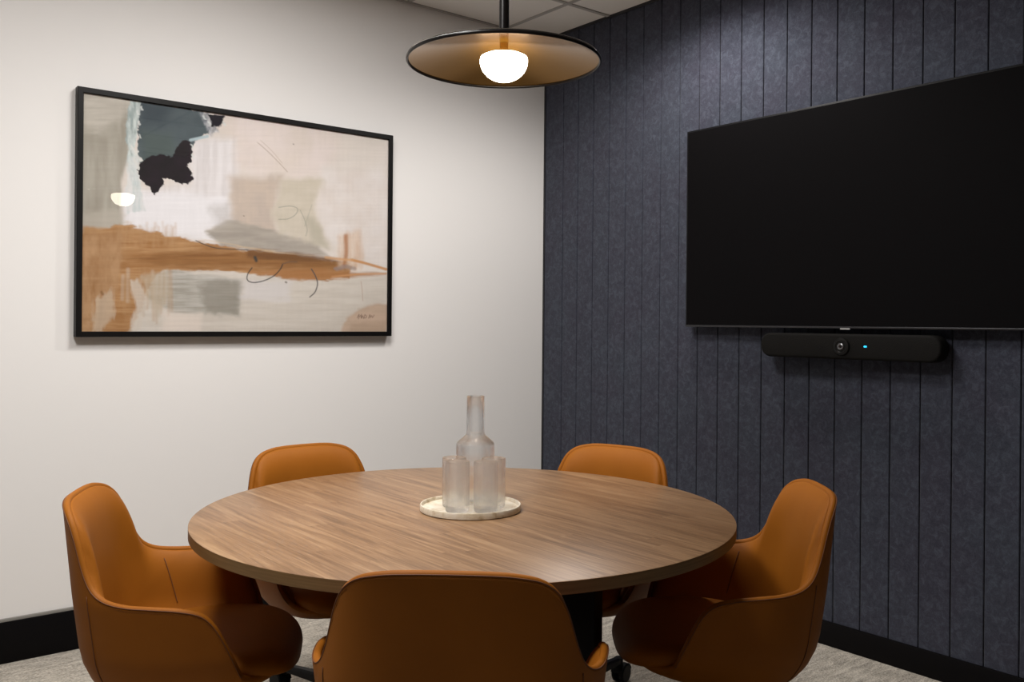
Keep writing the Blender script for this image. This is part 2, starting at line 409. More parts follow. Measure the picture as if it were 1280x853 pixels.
    edge_out = [Vector(P[i, 0] - O[i] * th[i] * .55 + Nn[i, 0] * th[i] * .95) for i in range(n)]
    return bm, outer, edge_out, cols
def make_chair():
    t = empty('conference_chair', (0, 0, 0), 0, '', 'chair', 'tan leather chairs around the round table')
    bm, outer, edge, cols = chair_shell()
    link_bm('shell', bm, m_leather, t, True)
    # piping along the outer rim, vertical seams where back meets arm
    bm = bmesh.new()
    keep = [p for p, c in zip(edge, cols) if abs(c[0]) < .57]
    add_tube(bm, keep, .0013, 6); link_bm('rim_seam', bm, m_seam, t, True)
    for sg in (-1, 1):
        for side in (1, -1):
            bm = bmesh.new(); z1 = .640 if side > 0 else .600; z0 = .36 if side > 0 else .47
            pts = [outer(sg * (.245 + (0 if side > 0 else .085 - .03 * (zz - z0) / (z1 - z0))), zz, side) for zz in np.linspace(z1 - .012, z0, 22)]
            add_tube(bm, pts, .0013, 6); link_bm('panel_seam', bm, m_seam, t, True)
    # domed seat cushion
    bm = bmesh.new(); N = 72; rings = []
    def cush(th_, k, z):
        n_ = 3.0; c_, s_ = math.cos(th_), math.sin(th_)
        x = math.copysign(abs(c_) ** (2 / n_), c_); y = math.copysign(abs(s_) ** (2 / n_), s_)
        x = x * (.220 if x > 0 else .215); y *= (.222 + .016 * min(1, max(0, (z - .39) / .06))) * (1 - .16 * max(0, -x / .215) ** 1.6)
        return (x * k + .008, y * k, z + (.012 * math.cos(min(1, abs(x * k) / .25) * PI / 2) if z > .40 else 0) - (.012 * max(0, (x * k - .11) / .10) ** 2 if z > .40 else 0))
    prof = [(0.0, .396), (.5, .396), (.84, .397), (.93, .401), (.975, .406), (.995, .413), (1.0, .421), (.995, .430), (.975, .439), (.935, .447), (.87, .454), (.75, .458), (.5, .460), (.25, .461), (0, .461)]
    for k, z in prof:
        if k == 0: rings.append([bm.verts.new(cush(0, 0, z))]); continue
        rings.append([bm.verts.new(cush(2 * PI * i / N, k, z)) for i in range(N)])
    for A, B in zip(rings, rings[1:]):
        for i in range(N):
            j = (i + 1) % N
            if len(A) == 1: bm.faces.new((A[0], B[j], B[i]))
            elif len(B) == 1: bm.faces.new((A[i], A[j], B[0]))
            else: bm.faces.new((A[i], A[j], B[j], B[i]))
    bmesh.ops.recalc_face_normals(bm, faces=bm.faces[:])
    cu = link_bm('seat_cushion', bm, m_leather, t, True)
    # base
    lathe('gas_column', [(0, .09), (.030, .09), (.030, .20), (.022, .205), (.022, .338), (.0, .338)], m_black, t, 32)
    bm = bmesh.new(); add_box(bm, (-.10, -.07, .335), (.10, .07, .371), .012, 3); link_bm('tilt_mechanism', bm, m_black, t, True, 35)
    lathe('hub', [(0, .078), (.042, .078), (.046, .085), (.044, .120), (.034, .132), (0, .132)], m_black, t, 36)
    for k in range(5):
        a_ = PI + k * 2 * PI / 5; R_ = Matrix.Rotation(a_, 3, 'Z')
        bm = bmesh.new(); q = []
        for f in np.linspace(0, 1, 9):
            xx = .03 + .295 * f; zc = .104 - .022 * f ** 1.3; hw = .021 - .008 * f; hh = .018 - .008 * f
            q.append([bm.verts.new((xx, sy * hw, zc + sz * hh)) for sy, sz in ((-1, -1), (1, -1), (1, .4), (.6, 1), (-.6, 1), (-1, .4))])
        for A, B in zip(q, q[1:]):
            for i in range(6): bm.faces.new((A[i], A[(i + 1) % 6], B[(i + 1) % 6], B[i]))
        bm.faces.new(q[0][::-1]); bm.faces.new(q[-1])
        add_lathe(bm, [(0, .058), (.013, .058), (.016, .066), (.016, .090), (.010, .094), (0, .094)], 20, (.325, 0, 0))
        bmesh.ops.recalc_face_normals(bm, faces=bm.faces[:])
        bmesh.ops.rotate(bm, verts=bm.verts[:], cent=(0, 0, 0), matrix=R_)
        leg = link_bm('leg', bm, m_black, t, True, 40)
        bm = bmesh.new()
        for sy in (-1, 1):
            g0 = len(bm.verts); prof = [(0, .004), (.024, .004), (.030, .007), (.0325, .012), (.0325, .019), (.028, .0235), (0, .0245)]
            b2 = bmesh.new(); add_lathe(b2, prof, 28); me = bpy.data.meshes.new('wheel'); b2.to_mesh(me); b2.free()
            me.transform(Matrix.Translation((.345, 0, .0331)) @ Matrix.Rotation(-sy * PI / 2, 4, 'X')); bm.from_mesh(me); bpy.data.meshes.remove(me)
        add_box(bm, (.318, -.0035, .022), (.352, .0035, .066), .002, 1)
        # hood over the wheels
        arc = [Vector((.345 + .036 * math.cos(b_), 0, .0325 + .036 * math.sin(b_))) for b_ in np.linspace(.2, 2.9, 10)]
        for A, B in zip(arc, arc[1:]):
            vs = [bm.verts.new((p.x, sy * .022, p.z)) for p, sy in ((A, -1), (A, 1), (B, 1), (B, -1))]; bm.faces.new(vs)
        bmesh.ops.rotate(bm, verts=bm.verts[:], cent=(0, 0, 0), matrix=R_)
        link_bm('castor', bm, m_plastic, leg, True, 40)
    return t
chair = make_chair()
TOPX = -0.305
CHAIRS = [((-2.311, -2.433), 49, 'tan leather tub chair in the foreground, seen from behind against the table'),
          ((-2.618, -1.291), -29, 'tan leather tub chair left of the table near the white wall, open seat showing'),
          ((-1.066, -2.342), 140.5, 'tan leather tub chair right of the table, its back rising against the dark grooved wall'),
          ((-1.821, -0.861), -89, 'tan leather chair behind the table under the painting, only its upper back above the top'),
          ((-0.955, -1.498), 196, 'tan leather chair behind the table at the dark wall, back showing right of the glasses')]
STAR = [30, 36, 0, 10, 0]          # how far each swivel base is turned
for i, ((cx, cy), ang, lab) in enumerate(CHAIRS):
    o = chair if i == 0 else copy_tree(chair)
    a_ = math.radians(ang); o.location = (cx - TOPX * math.cos(a_), cy - TOPX * math.sin(a_), 0); o.rotation_euler = (0, 0, a_); o['label'] = lab
    for ch in o.children:
        if ch.name.split('.')[0] == 'leg': ch.rotation_euler = (0, 0, math.radians(STAR[i]))

# ------------------------------------------------------------------ pendant lamp
LX, LY = -1.699, -1.793
lamp = empty('pendant_lamp', (LX, LY, CEIL), 0, 'pendant lamp with wide bronze disc shade and glowing opal half globe', 'pendant lamp')
D = lambda z: z - CEIL
RZ, RR = 1.947, 0.2575
def arc_prof(off):
    return [(0.012 + (RR - 0.012) * f, D(RZ + .050 * (1 - f ** 1.35) + off)) for f in np.linspace(0, 1, 28)]
lathe('shade', arc_prof(0) , m_bronze, lamp, 128)
lathe('shade_cover', [(a_, b_ + .0016) for a_, b_ in arc_prof(0)] , m_blackgloss, lamp, 128)
lathe('shade_rim', [(RR + .0036 * math.cos(k * PI / 6), D(RZ) + .0046 * math.sin(k * PI / 6)) for k in range(12)], m_blackgloss, lamp, 128, closed=True)
lathe('added_glint_ring', [(RR + .0014 * math.cos(k * PI / 4), D(RZ + .0058) + .0014 * math.sin(k * PI / 4)) for k in range(8)], m_glint_ring, lamp, 128, closed=True)  # thin ring added above the black rim to catch a white ceiling reflection
BZ, BR = 1.963, 0.0640
prof = [(0, BZ + .002), (.03, BZ + .002), (.054, BZ), (.0618, BZ - .004), (BR, BZ - .012)]
prof += [(BR * math.cos(q), BZ - .014 - .055 * math.sin(q)) for q in np.linspace(.05, PI / 2, 16)]
prof = [(max(0, a_), D(b_)) for a_, b_ in prof]; prof[-1] = (0, prof[-1][1])
lathe('opal_globe', prof, m_bulb, lamp, 64, sharp=80)
lathe('globe_holder', [(0, D(BZ + .0025)), (.0115, D(BZ + .0025)), (.0115, D(RZ + .056)), (0, D(RZ + .056))], m_bronze, lamp, 32)
lathe('rod', [(0, D(RZ + .050)), (.0135, D(RZ + .050)), (.0135, -.024), (0, -.024)], m_blackgloss, lamp, 32)
lathe('ceiling_cup', [(0, -.028), (.05, -.028), (.055, -.023), (.055, -.005), (0, -.005)], m_blackgloss, lamp, 48)

# ------------------------------------------------------------------ television and video bar on the felt wall
TVL, TVR, TVB, TVT = -1.050, -2.590, 1.237, 2.103
tv = empty('television', (-0.012, (TVL + TVR) / 2, TVB), 0, 'large black wall-mounted flat screen television on the dark grooved felt wall', 'television')
def tvp(y, z, x=0): return (x + 0.012, y - (TVL + TVR) / 2, z - TVB)
m_screen = mat('screen_off', (0.0042, 0.0038, 0.0042), 0.7, spec=0.03)
m_bezel = mat('bezel', (0.006, 0.006, 0.007), 0.5, spec=.15)
m_bezel_b = mat('brushed_bottom_bezel', (0.03, 0.03, 0.034), 0.35, metal=0.5)
def pbox(name, x0, x1, y0, y1, z0, z1, m, par, org, bevel=0.0):
    bm = bmesh.new(); add_box(bm, (min(x0, x1) - org[0], min(y0, y1) - org[1], z0 - org[2]), (max(x0, x1) - org[0], max(y0, y1) - org[1], z1 - org[2]), bevel)
    return link_bm(name, bm, m, par, bevel > 0, 35)
O = (-0.012, (TVL + TVR) / 2, TVB)
pbox('cabinet', -.048, -.079, TVR, TVL, TVB, TVT, m_bezel, tv, O, .003)
pbox('screen', -.0785, -.0800, TVR + .008, TVL - .008, TVB + .010, TVT - .008, m_screen, tv, O)
pbox('bottom_bezel', -.0785, -.0812, TVR + .001, TVL - .001, TVB, TVB + .0075, m_bezel_b, tv, O, .001)
pbox('wall_mount', -.0125, -.0495, TVR + .45, TVL - .45, TVB + .2, TVT - .2, m_black, tv, O, .003)
pbox('logo_badge', -.0808, -.0822, -1.848, -1.808, TVB - .004, TVB + .002, mat('badge', (.32, .32, .32), .4), tv, O)

BL, BRr, BB, BT, BX = -1.462, -2.202, 1.121, 1.217, -.112
bar = empty('video_bar', (-0.012, (BL + BRr) / 2, BB), 0, 'slim black video conferencing bar with round camera and blue light under the television', 'video bar')
O = (-0.012, (BL + BRr) / 2, BB)
hw, hh = (BL - BRr) / 2, (BT - BB) / 2
def pill(x, k=1.0, inset=0.0, n=14):
    pts = []
    R_ = (hh - inset) * .92
    for cxx, cz, a0 in ((hw - inset - R_, hh - inset - R_, 0), (-(hw - inset - R_), hh - inset - R_, PI / 2), (-(hw - inset - R_), -(hh - inset - R_), PI), (hw - inset - R_, -(hh - inset - R_), 3 * PI / 2)):
        for i in range(n): q = a0 + PI / 2 * i / (n - 1); pts.append((x, cxx + R_ * math.cos(q), hh + cz + R_ * math.sin(q)))
    return pts
bm = bmesh.new(); rings = []
for x_, ins in ((-.042, .004), (-.046, 0), (-.088, 0), (-.096, .0015), (-.100, .005), (-.101, .010)): rings.append([bm.verts.new(p) for p in pill(x_ + .012 - 0, 1, ins)])
for A, B in zip(rings, rings[1:]):
    for i in range(len(A)): j = (i + 1) % len(A); bm.faces.new((A[i], A[j], B[j], B[i]))
bm.faces.new(rings[0]); bm.faces.new(rings[-1][::-1]); bmesh.ops.recalc_face_normals(bm, faces=bm.faces[:])
m_grille = mat('speaker_grille', (.006, .0055, .005), .8, spec=.15)
t = NT(m_grille); vo = t.add('ShaderNodeTexVoronoi', Scale=330.0); t.link(t.coord(), vo.inputs['Vector']); t.bump(vo.outputs['Distance'], .6, .001)
link_bm('body', bm, m_grille, bar, True, 40)
pbox('bracket', -.0125, -.055, -1.832 - .12, -1.832 + .12, BB + .02, BT - .015, m_black, bar, O, .002)
def xdisc(name, prof, y, z, m, par, org, n=32):
    bm = bmesh.new(); add_lathe(bm, prof, n)
    for q in bm.verts: a_, b_, c_ = q.co; q.co = (-c_ - org[0], y - org[1] + a_, z - org[2] + b_)
    bmesh.ops.recalc_face_normals(bm, faces=bm.faces[:])
    return link_bm(name, bm, m, par, True, 40)
ringo = xdisc('camera_housing', [(0, .09), (.034, .09), (.034, .103), (.031, .107), (.022, .108), (.020, .106), (0, .106)], -1.826, 1.169, m_plastic, bar, O)
xdisc('lens', [(.0, .106), (.0125, .106), (.0125, .1095), (.009, .111), (.006, .1098), (0, .1098)], -1.826, 1.169, mat('lens_ring', (.16, .16, .17), .25, metal=.7), ringo, O)
xdisc('lens_glass', [(0, .1095), (.0055, .1095), (.0045, .1112), (0, .1118)], -1.826, 1.169, m_blackgloss, ringo, O)
for yy in (-1.732, -1.742): pbox('indicator_mark', -.1005, -.1018, yy - .0022, yy + .0022, 1.158, 1.170, m_black, bar, O)
m_led = bpy.data.materials.new('blue_led'); m_led.use_nodes = True
b = m_led.node_tree.nodes['Principled BSDF']; b.inputs['Base Color'].default_value = (0, .3, .5, 1); b.inputs['Emission Color'].default_value = (0.03, 0.62, 1.0, 1); b.inputs['Emission Strength'].default_value = 1.4
pbox('status_light', -.1005, -.1022, -1.9275, -1.9155, 1.1685, 1.1745, m_led, bar, O, .001)

# ------------------------------------------------------------------ framed abstract painting
PXL, PXR, PZB, PZT = -2.3481, -0.9791, 1.1805, 2.121
PCX, PCZ, PW, PH = (PXL + PXR) / 2, (PZB + PZT) / 2, PXR - PXL, PZT - PZB
pic = empty('framed_painting', (PCX, -0.001, PCZ), 0, 'large abstract painting in cream, ochre and charcoal with thin black frame on the white wall', 'painting')
m_frame = mat('black_frame', (.0045, .004, .004), .45, spec=.2)
FWD = 0.021
bm = bmesh.new()
outer_r = [(-PW / 2, -PH / 2), (PW / 2, -PH / 2), (PW / 2, PH / 2), (-PW / 2, PH / 2)]
def fr(ins, y): return [bm.verts.new((a_ - math.copysign(ins, a_), y, b_ - math.copysign(ins, b_))) for a_, b_ in outer_r]
rg = [fr(.002, -.002), fr(0, -.004), fr(0, -.039), fr(.0015, -.0405), fr(FWD - .0015, -.0405), fr(FWD, -.039), fr(FWD, -.002)]
for A, B in zip(rg, rg[1:] + rg[:1]):
    for i in range(4): j = (i + 1) % 4; bm.faces.new((A[i], A[j], B[j], B[i]))
bmesh.ops.recalc_face_normals(bm, faces=bm.faces[:])
link_bm('frame', bm, m_frame, pic)
# painted sheet: pigments laid on a fine grid as colours per point
NX, NZ = 620, 430
iw, ih = PW - 2 * FWD, PH - 2 * FWD
U, V = np.meshgrid(np.linspace(0, 1, NX), np.linspace(0, 1, NZ))          # V down
# working coordinates of the sketch the shapes were noted in (a perspective view of the sheet)
src = [(0, 0), (1, 0), (1, 1), (0, 1)]; dst = [(60, 62), (988, 203), (988, 795), (60, 792)]
Am = []; bv = []
for (a_, b_), (c_, d_) in zip(src, dst):
    Am.append([a_, b_, 1, 0, 0, 0, -a_ * c_, -b_ * c_]); bv.append(c_); Am.append([0, 0, 0, a_, b_, 1, -a_ * d_, -b_ * d_]); bv.append(d_)
hm = np.append(np.linalg.solve(np.array(Am, float), np.array(bv, float)), 1).reshape(3, 3)
q = hm @ np.stack([U.ravel(), V.ravel(), np.ones(U.size)]); GX = (q[0] / q[2]).reshape(U.shape); GY = (q[1] / q[2]).reshape(U.shape)
rng = np.random.default_rng(7)
def vnoise(x, y, sx, sy, octv=3, seed=0):
    out = np.zeros_like(x); amp = 1; tot = 0
    for o_ in range(octv):
        g = np.random.default_rng(seed * 17 + o_).random((257, 257)); fx = x / sx * 2 ** o_; fy = y / sy * 2 ** o_
        ix = np.floor(fx).astype(int); iy = np.floor(fy).astype(int); tx = fx - ix; ty = fy - iy; tx = tx * tx * (3 - 2 * tx); ty = ty * ty * (3 - 2 * ty)
        ix %= 256; iy %= 256
        out += amp * ((g[iy, ix] * (1 - tx) + g[iy, ix + 1] * tx) * (1 - ty) + (g[iy + 1, ix] * (1 - tx) + g[iy + 1, ix + 1] * tx) * ty); tot += amp; amp *= .55
    return out / tot - .5
def sdist(poly, X, Y):
    poly = np.array(poly, float); d = np.full(X.shape, 1e9); inside = np.zeros(X.shape, bool); n = len(poly)
    for i in range(n):
        a_, b_ = poly[i], poly[(i + 1) % n]; e = b_ - a_; wx, wy = X - a_[0], Y - a_[1]
        tt = np.clip((wx * e[0] + wy * e[1]) / (e @ e + 1e-9), 0, 1); d = np.minimum(d, np.hypot(wx - tt * e[0], wy - tt * e[1]))
        if a_[1] != b_[1]:
            c_ = ((a_[1] > Y) != (b_[1] > Y)) & (X < (b_[0] - a_[0]) * (Y - a_[1]) / (b_[1] - a_[1]) + a_[0]); inside ^= c_
    return np.where(inside, -d, d)
def lin(c): c = np.array(c) / 255.0; return np.where(c < .04045, c / 12.92, ((c + .055) / 1.055) ** 2.4)
IMG = np.zeros(U.shape + (3,)) + lin((216, 208, 200))
def lay(poly, col, soft=6, rag=(8, 20, 20), alpha=1.0, seed=1, col2=None, stretch=(30, 30)):
    nx = vnoise(GX, GY, rag[1], rag[2], 4, seed) * rag[0] * 2; ny = vnoise(GX, GY, rag[1], rag[2], 4, seed + 50) * rag[0] * 2
    d = sdist(poly, GX + nx, GY + ny); m_ = np.clip(.5 - d / (2 * soft), 0, 1); m_ = m_ * m_ * (3 - 2 * m_) * alpha
    c = lin(col)[None, None, :]
    if col2 is not None:
        k_ = np.clip(.5 + vnoise(GX, GY, stretch[0], stretch[1], 4, seed + 9) * 2.2, 0, 1)[..., None]; c = c * (1 - k_) + lin(col2)[None, None, :] * k_
    IMG[:] = IMG * (1 - m_[..., None]) + c * m_[..., None]
def stroke(pts, width, col, soft=1.5, alpha=1.0, rag=0, seed=3):
    P_ = catmull(pts, 10); d = np.full(U.shape, 1e9); X = GX + (vnoise(GX, GY, 12, 12, 2, seed) * rag if rag else 0)
    for a_, b_ in zip(P_, P_[1:]):
        e = b_ - a_; tt = np.clip(((X - a_[0]) * e[0] + (GY - a_[1]) * e[1]) / (e @ e + 1e-9), 0, 1); d = np.minimum(d, np.hypot(X - a_[0] - tt * e[0], GY - a_[1] - tt * e[1]))
    m_ = np.clip((width / 2 + soft / 2 - d) / soft, 0, 1)[..., None] * alpha
    IMG[:] = IMG * (1 - m_) + lin(col) * m_
# ground tones
lay([(180, 60), (990, 60), (990, 620), (180, 620)], (224, 216, 210), 30, (20, 80, 80), 1, 2, (214, 206, 198), (160, 40))
lay([(480, 100), (840, 150), (850, 300), (700, 330), (500, 300)], (219, 207, 198), 30, (20, 60, 60), .8, 4, (226, 214, 210), (60, 90))
lay([(380, 200), (520, 200), (520, 470), (200, 500), (190, 380), (380, 330)], (229, 225, 226), 22, (20, 40, 40), 1, 5, (216, 211, 211), (14, 120))
lay([(190, 360), (500, 380), (480, 520), (330, 500), (180, 455)], (233, 231, 234), 14, (12, 40, 12), .9, 6)
lay([(790, 285), (990, 200), (990, 590), (870, 560), (800, 500), (770, 400)], (227, 221, 218), 16, (12, 60, 60), 1, 8, (219, 210, 204), (60, 60))
lay([(860, 195), (990, 195), (990, 300), (800, 300)], (220, 212, 204), 30, (12, 60, 60), .7, 9)
# grey beige left column
lay([(50, 50), (215, 50), (200, 250), (178, 330), (178, 500), (50, 500)], (176, 171, 160), 10, (8, 20, 60), 1, 10, (158, 152, 140), (26, 160))
lay([(50, 50), (215, 50), (200, 120), (130, 180), (50, 170)], (206, 200, 190), 24, (20, 50, 16), .85, 11, (188, 182, 172), (80, 12))
lay([(55, 430), (180, 420), (185, 490), (55, 492)], (186, 179, 168), 16, (12, 50, 12), .7, 12)
# pale strip
lay([(200, 80), (240, 88), (228, 160), (215, 230), (226, 300), (232, 345), (205, 345), (195, 260), (190, 200)], (205, 214, 212), 3, (9, 9, 16), .95, 13, (150, 164, 164), (8, 26))
lay([(196, 255), (225, 262), (238, 370), (250, 420), (190, 430)], (196, 206, 206), 4, (10, 8, 30), .8, 14, (222, 222, 222), (8, 40))
# slate block
lay([(236, 86), (420, 118), (436, 150), (446, 180), (400, 203), (388, 240), (330, 260), (236, 290), (222, 250), (228, 170)], (78, 88, 93), 2.5, (8, 10, 10), 1, 15, (92, 102, 106), (70, 50))
lay([(240, 90), (330, 100), (300, 160), (240, 160)], (62, 71, 78), 20, (10, 30, 30), .8, 16)
lay([(240, 180), (330, 190), (340, 250), (240, 280)], (84, 95, 92), 18, (10, 30, 30), .7, 17)
lay([(410, 118), (440, 122), (470, 180), (444, 192), (428, 160)], (110, 116, 124), 5, (6, 10, 14), .8, 18, (200, 200, 204), (6, 12))
lay([(436, 124), (490, 132), (484, 150), (468, 168), (446, 160)], (33, 31, 38), 3, (9, 9, 9), 1, 19)
stroke([(385, 206), (410, 200), (436, 194)], 9, (176, 194, 200), 3, .9)
# dark plum blot
lay([(230, 285), (250, 262), (285, 250), (330, 258), (342, 225), (362, 207), (383, 210), (392, 240), (388, 272), (376, 285), (388, 305), (394, 325), (378, 342), (350, 338), (325, 322), (305, 325), (300, 348), (286, 362), (276, 374), (262, 350), (240, 335), (226, 310)], (42, 34, 40), 1.5, (6.5, 9, 9), 1, 20, (36, 32, 34), (40, 30))
stroke([(205, 225), (222, 245), (236, 268)], 9, (222, 222, 218), 3, .9, 14)
stroke([(212, 262), (222, 280), (232, 296)], 6, (216, 216, 212), 2, .9, 14)
# taupe and sage centre
lay([(505, 315), (660, 318), (655, 370), (640, 430), (652, 490), (560, 530), (440, 492), (512, 448), (500, 380)], (192, 178, 167), 20, (14, 30, 40), .95, 21, (202, 186, 172), (40, 50))
lay([(430, 488), (500, 450), (600, 470), (650, 485), (760, 515), (810, 560), (700, 556), (560, 545), (480, 528)], (160, 153, 144), 8, (8, 40, 14), .95, 22, (176, 168, 158), (70, 16))
lay([(655, 325), (795, 328), (768, 400), (775, 450), (812, 545), (760, 520), (655, 490), (632, 430), (655, 375)], (199, 190, 173), 13, (12, 30, 40), .9, 23, (207, 198, 183), (60, 30))
lay([(730, 440), (770, 450), (810, 540), (760, 520)], (182, 176, 160), 14, (8, 30, 30), .7, 24)
lay([(440, 410), (505, 400), (510, 450), (470, 470)], (190, 186, 184), 16, (10, 10, 30), .6, 25)
# lower field
lay([(250, 600), (990, 630), (990, 800), (200, 800)], (212, 205, 196), 14, (14, 60, 20), 1, 26, (202, 194, 184), (110, 14))
lay([(325, 602), (540, 635), (536, 745), (440, 735), (330, 735), (262, 690), (262, 630)], (160, 156, 146), 7, (9, 50, 12), .95, 27, (196, 192, 186), (90, 8))
lay([(410, 650), (480, 636), (545, 642), (536, 745), (440, 738)], (146, 141, 131), 14, (9, 16, 16), .8, 28)
lay([(545, 640), (700, 640), (690, 700), (545, 700)], (214, 210, 210), 16, (14, 50, 14), .7, 29)
lay([(60, 470), (150, 480), (180, 560), (130, 790), (60, 795)], (172, 133, 92), 8, (10, 30, 50), 1, 30, (186, 150, 112), (40, 60))
# ochre band
lay([(55, 487), (120, 482), (175, 462), (240, 478), (330, 500), (430, 520), (560, 545), (700, 556), (800, 575), (880, 590), (872, 628), (800, 636), (700, 632), (600, 622), (520, 612), (420, 606), (330, 604), (290, 612), (262, 660), (232, 740), (205, 795), (60, 795)], (160, 116, 74), 5, (11, 26, 10), 1, 31, (186, 146, 104), (90, 9))
lay([(55, 490), (180, 480), (180, 600), (120, 795), (55, 795)], (182, 146, 110), 16, (14, 24, 60), .8, 32, (154, 114, 76), (24, 60))
lay([(190, 572), (300, 552), (430, 546), (560, 552), (700, 560), (870, 585), (860, 606), (700, 600), (560, 594), (420, 600), (300, 590)], (152, 108, 66), 13, (10, 60, 8), .9, 33, (132, 90, 52), (110, 8))
lay([(560, 540), (760, 556), (860, 582), (700, 580), (560, 566)], (112, 78, 50), 9, (6, 50, 6), .8, 34)
lay([(560, 610), (760, 600), (880, 612), (980, 616), (860, 632), (700, 634)], (168, 118, 74), 7, (6, 50, 6), .8, 35)
lay([(430, 512), (620, 548), (820, 566), (700, 556)], (214, 186, 150), 3, (4, 50, 4), .6, 36)
for k_ in range(26):                                            # bristle marks rising out of the band
    x_ = 165 + k_ * 7 + rng.random() * 5; stroke([(x_, 505 + rng.random() * 30), (x_ + 2, 480), (x_ + rng.random() * 10 - 3, 455 + rng.random() * 36)], 4 + rng.random() * 5, (186, 150, 112), 8, .3)
for k_ in range(30):
    x_ = 180 + k_ * 5 + rng.random() * 5; y_ = 600 + rng.random() * 40; stroke([(x_, y_), (x_ - 6 + rng.random() * 14, y_ + 40 + rng.random() * 110)], 4 + rng.random() * 7, (176, 138, 98) if k_ % 3 else (206, 196, 182), 7, .35)
lay([(205, 640), (235, 630), (262, 700), (240, 790), (205, 790), (225, 720)], (206, 196, 184), 6, (10, 8, 40), .7, 37)
lay([(105, 690), (150, 660), (160, 740), (120, 795), (90, 795)], (200, 184, 164), 8, (14, 10, 30), .6, 38)
lay([(240, 620), (320, 606), (330, 680), (290, 750), (262, 700)], (186, 172, 152), 10, (10, 9, 30), .6, 39)
stroke([(120, 672), (124, 678)], 8, (120, 84, 50), 4, .6)
# right hand strokes
lay([(835, 500), (900, 480), (915, 560), (905, 600), (840, 600)], (200, 160, 124), 14, (8, 12, 60), .65, 40, (222, 200, 180), (10, 60))
stroke([(860, 500), (862, 550), (856, 590)], 12, (168, 112, 68), 8, .75)
stroke([(880, 574), (920, 584), (985, 603)], 8, (196, 142, 88), 4, .9)
stroke([(800, 566), (850, 572), (880, 574)], 8, (206, 160, 116), 5, .8)
stroke([(820, 626), (900, 618), (985, 616)], 5, (200, 150, 106), 4, .8)
stroke([(832, 602), (860, 594), (884, 600)], 12, (150, 134, 128), 6, .7, 16)
lay([(845, 800), (862, 755), (905, 725), (950, 710), (990, 710), (990, 800)], (197, 172, 152), 6, (7, 30, 20), .95, 41, (186, 164, 144), (60, 30))
lay([(870, 800), (880, 772), (990, 760), (990, 800)], (176, 152, 130), 10, (7, 30, 20), .5, 42)
lay([(310, 730), (420, 745), (420, 800), (300, 800)], (224, 212, 202), 14, (10, 40, 20), .7, 43)
# ink lines
stroke([(404, 514), (425, 524), (460, 536), (500, 540), (562, 543)], 3, (66, 66, 68), 2, .8)
stroke([(584, 566), (588, 576)], 9, (52, 62, 64), 5, .85)
stroke([(575, 598), (562, 618), (562, 636), (580, 643), (610, 638), (640, 624), (660, 604), (668, 588)], 3.5, (52, 54, 56), 2, .85)
stroke([(668, 586), (690, 580), (712, 580)], 3, (84, 84, 80), 2, .5)
stroke([(756, 602), (768, 622), (775, 646), (768, 672), (752, 688)], 3.8, (84, 80, 80), 2, .85)
stroke([(655, 412), (690, 408), (712, 416), (706, 434), (684, 447), (655, 449)], 2.5, (130, 134, 124), 2, .6)
stroke([(720, 420), (734, 450), (742, 480), (738, 500)], 2, (140, 142, 130), 2, .6)
stroke([(756, 404), (744, 440), (735, 470)], 2, (150, 152, 138), 2, .5)
stroke([(588, 212), (620, 240), (652, 272), (680, 302)], 2.5, (168, 150, 132), 2, .6)
stroke([(598, 206), (634, 240), (664, 276)], 2, (180, 162, 146), 2, .5)
stroke([(908, 640), (912, 672), (914, 700)], 1.8, (176, 146, 128), 1.5, .7)
for xx, yy, ww in ((697, 217, 3), (678, 642, 6), (548, 438, 3)): stroke([(xx, yy), (xx + 2, yy + 1)], ww, (110, 100, 92), 2, .7)
for xx, yy, ww in ((206, 232, 7), (214, 246, 9), (226, 262, 6), (203, 270, 6), (222, 118, 7), (232, 104, 5), (224, 150, 6), (230, 190, 5), (208, 300, 5), (388, 220, 5), (390, 250, 5), (484, 150, 5), (440, 150, 6), (424, 132, 5)):
    stroke([(xx, yy), (xx + 5, yy + 9)], ww, (214, 218, 216), 3, .8, 12, seed=int(xx))
# signature scribble
for pts in ([(897, 752), (903, 742), (901, 756)], [(904, 750), (908, 745), (909, 753)], [(910, 742), (911, 754), (914, 746), (917, 755)], [(920, 744), (919, 753), (926, 750), (922, 743)],
            [(932, 754), (936, 743), (937, 753)], [(937, 750), (942, 746), (943, 752), (947, 748), (949, 744)]): stroke(pts, 1.8, (112, 88, 76), 1.4, .8)
# fine canvas streaks
k_ = vnoise(GX, GY, 120, 3.0, 3, 60) * .10 + vnoise(GX, GY, 5, 90, 3, 61) * .06
IMG = np.clip(IMG * (1 + k_[..., None]), 0, 1)
me = bpy.data.meshes.new('canvas')
vx = (U - .5) * iw; vz = (.5 - V) * ih
co_ = np.stack([vx.ravel(), np.full(U.size, -.030), vz.ravel()], 1)
idx = np.arange(NX * NZ).reshape(NZ, NX)
fc = np.stack([idx[:-1, :-1], idx[1:, :-1], idx[1:, 1:], idx[:-1, 1:]], -1).reshape(-1, 4)
me.from_pydata(co_.tolist(), [], fc.tolist())
ca_ = me.color_attributes.new('pigment', 'FLOAT_COLOR', 'POINT')
ca_.data.foreach_set('color', np.concatenate([IMG.reshape(-1, 3), np.ones((U.size, 1))], 1).astype(np.float32).ravel())
m_canvas = mat('painted_canvas', (1, 1, 1), .7, spec=.2)
t = NT(m_canvas); at_ = t.add('ShaderNodeAttribute', _attribute_name='pigment'); t.link(at_.outputs['Color'], t.b.inputs['Base Color'])
me.materials.append(m_canvas); cv = bpy.data.objects.new('canvas', me); C.objects.link(cv); cv.parent = pic
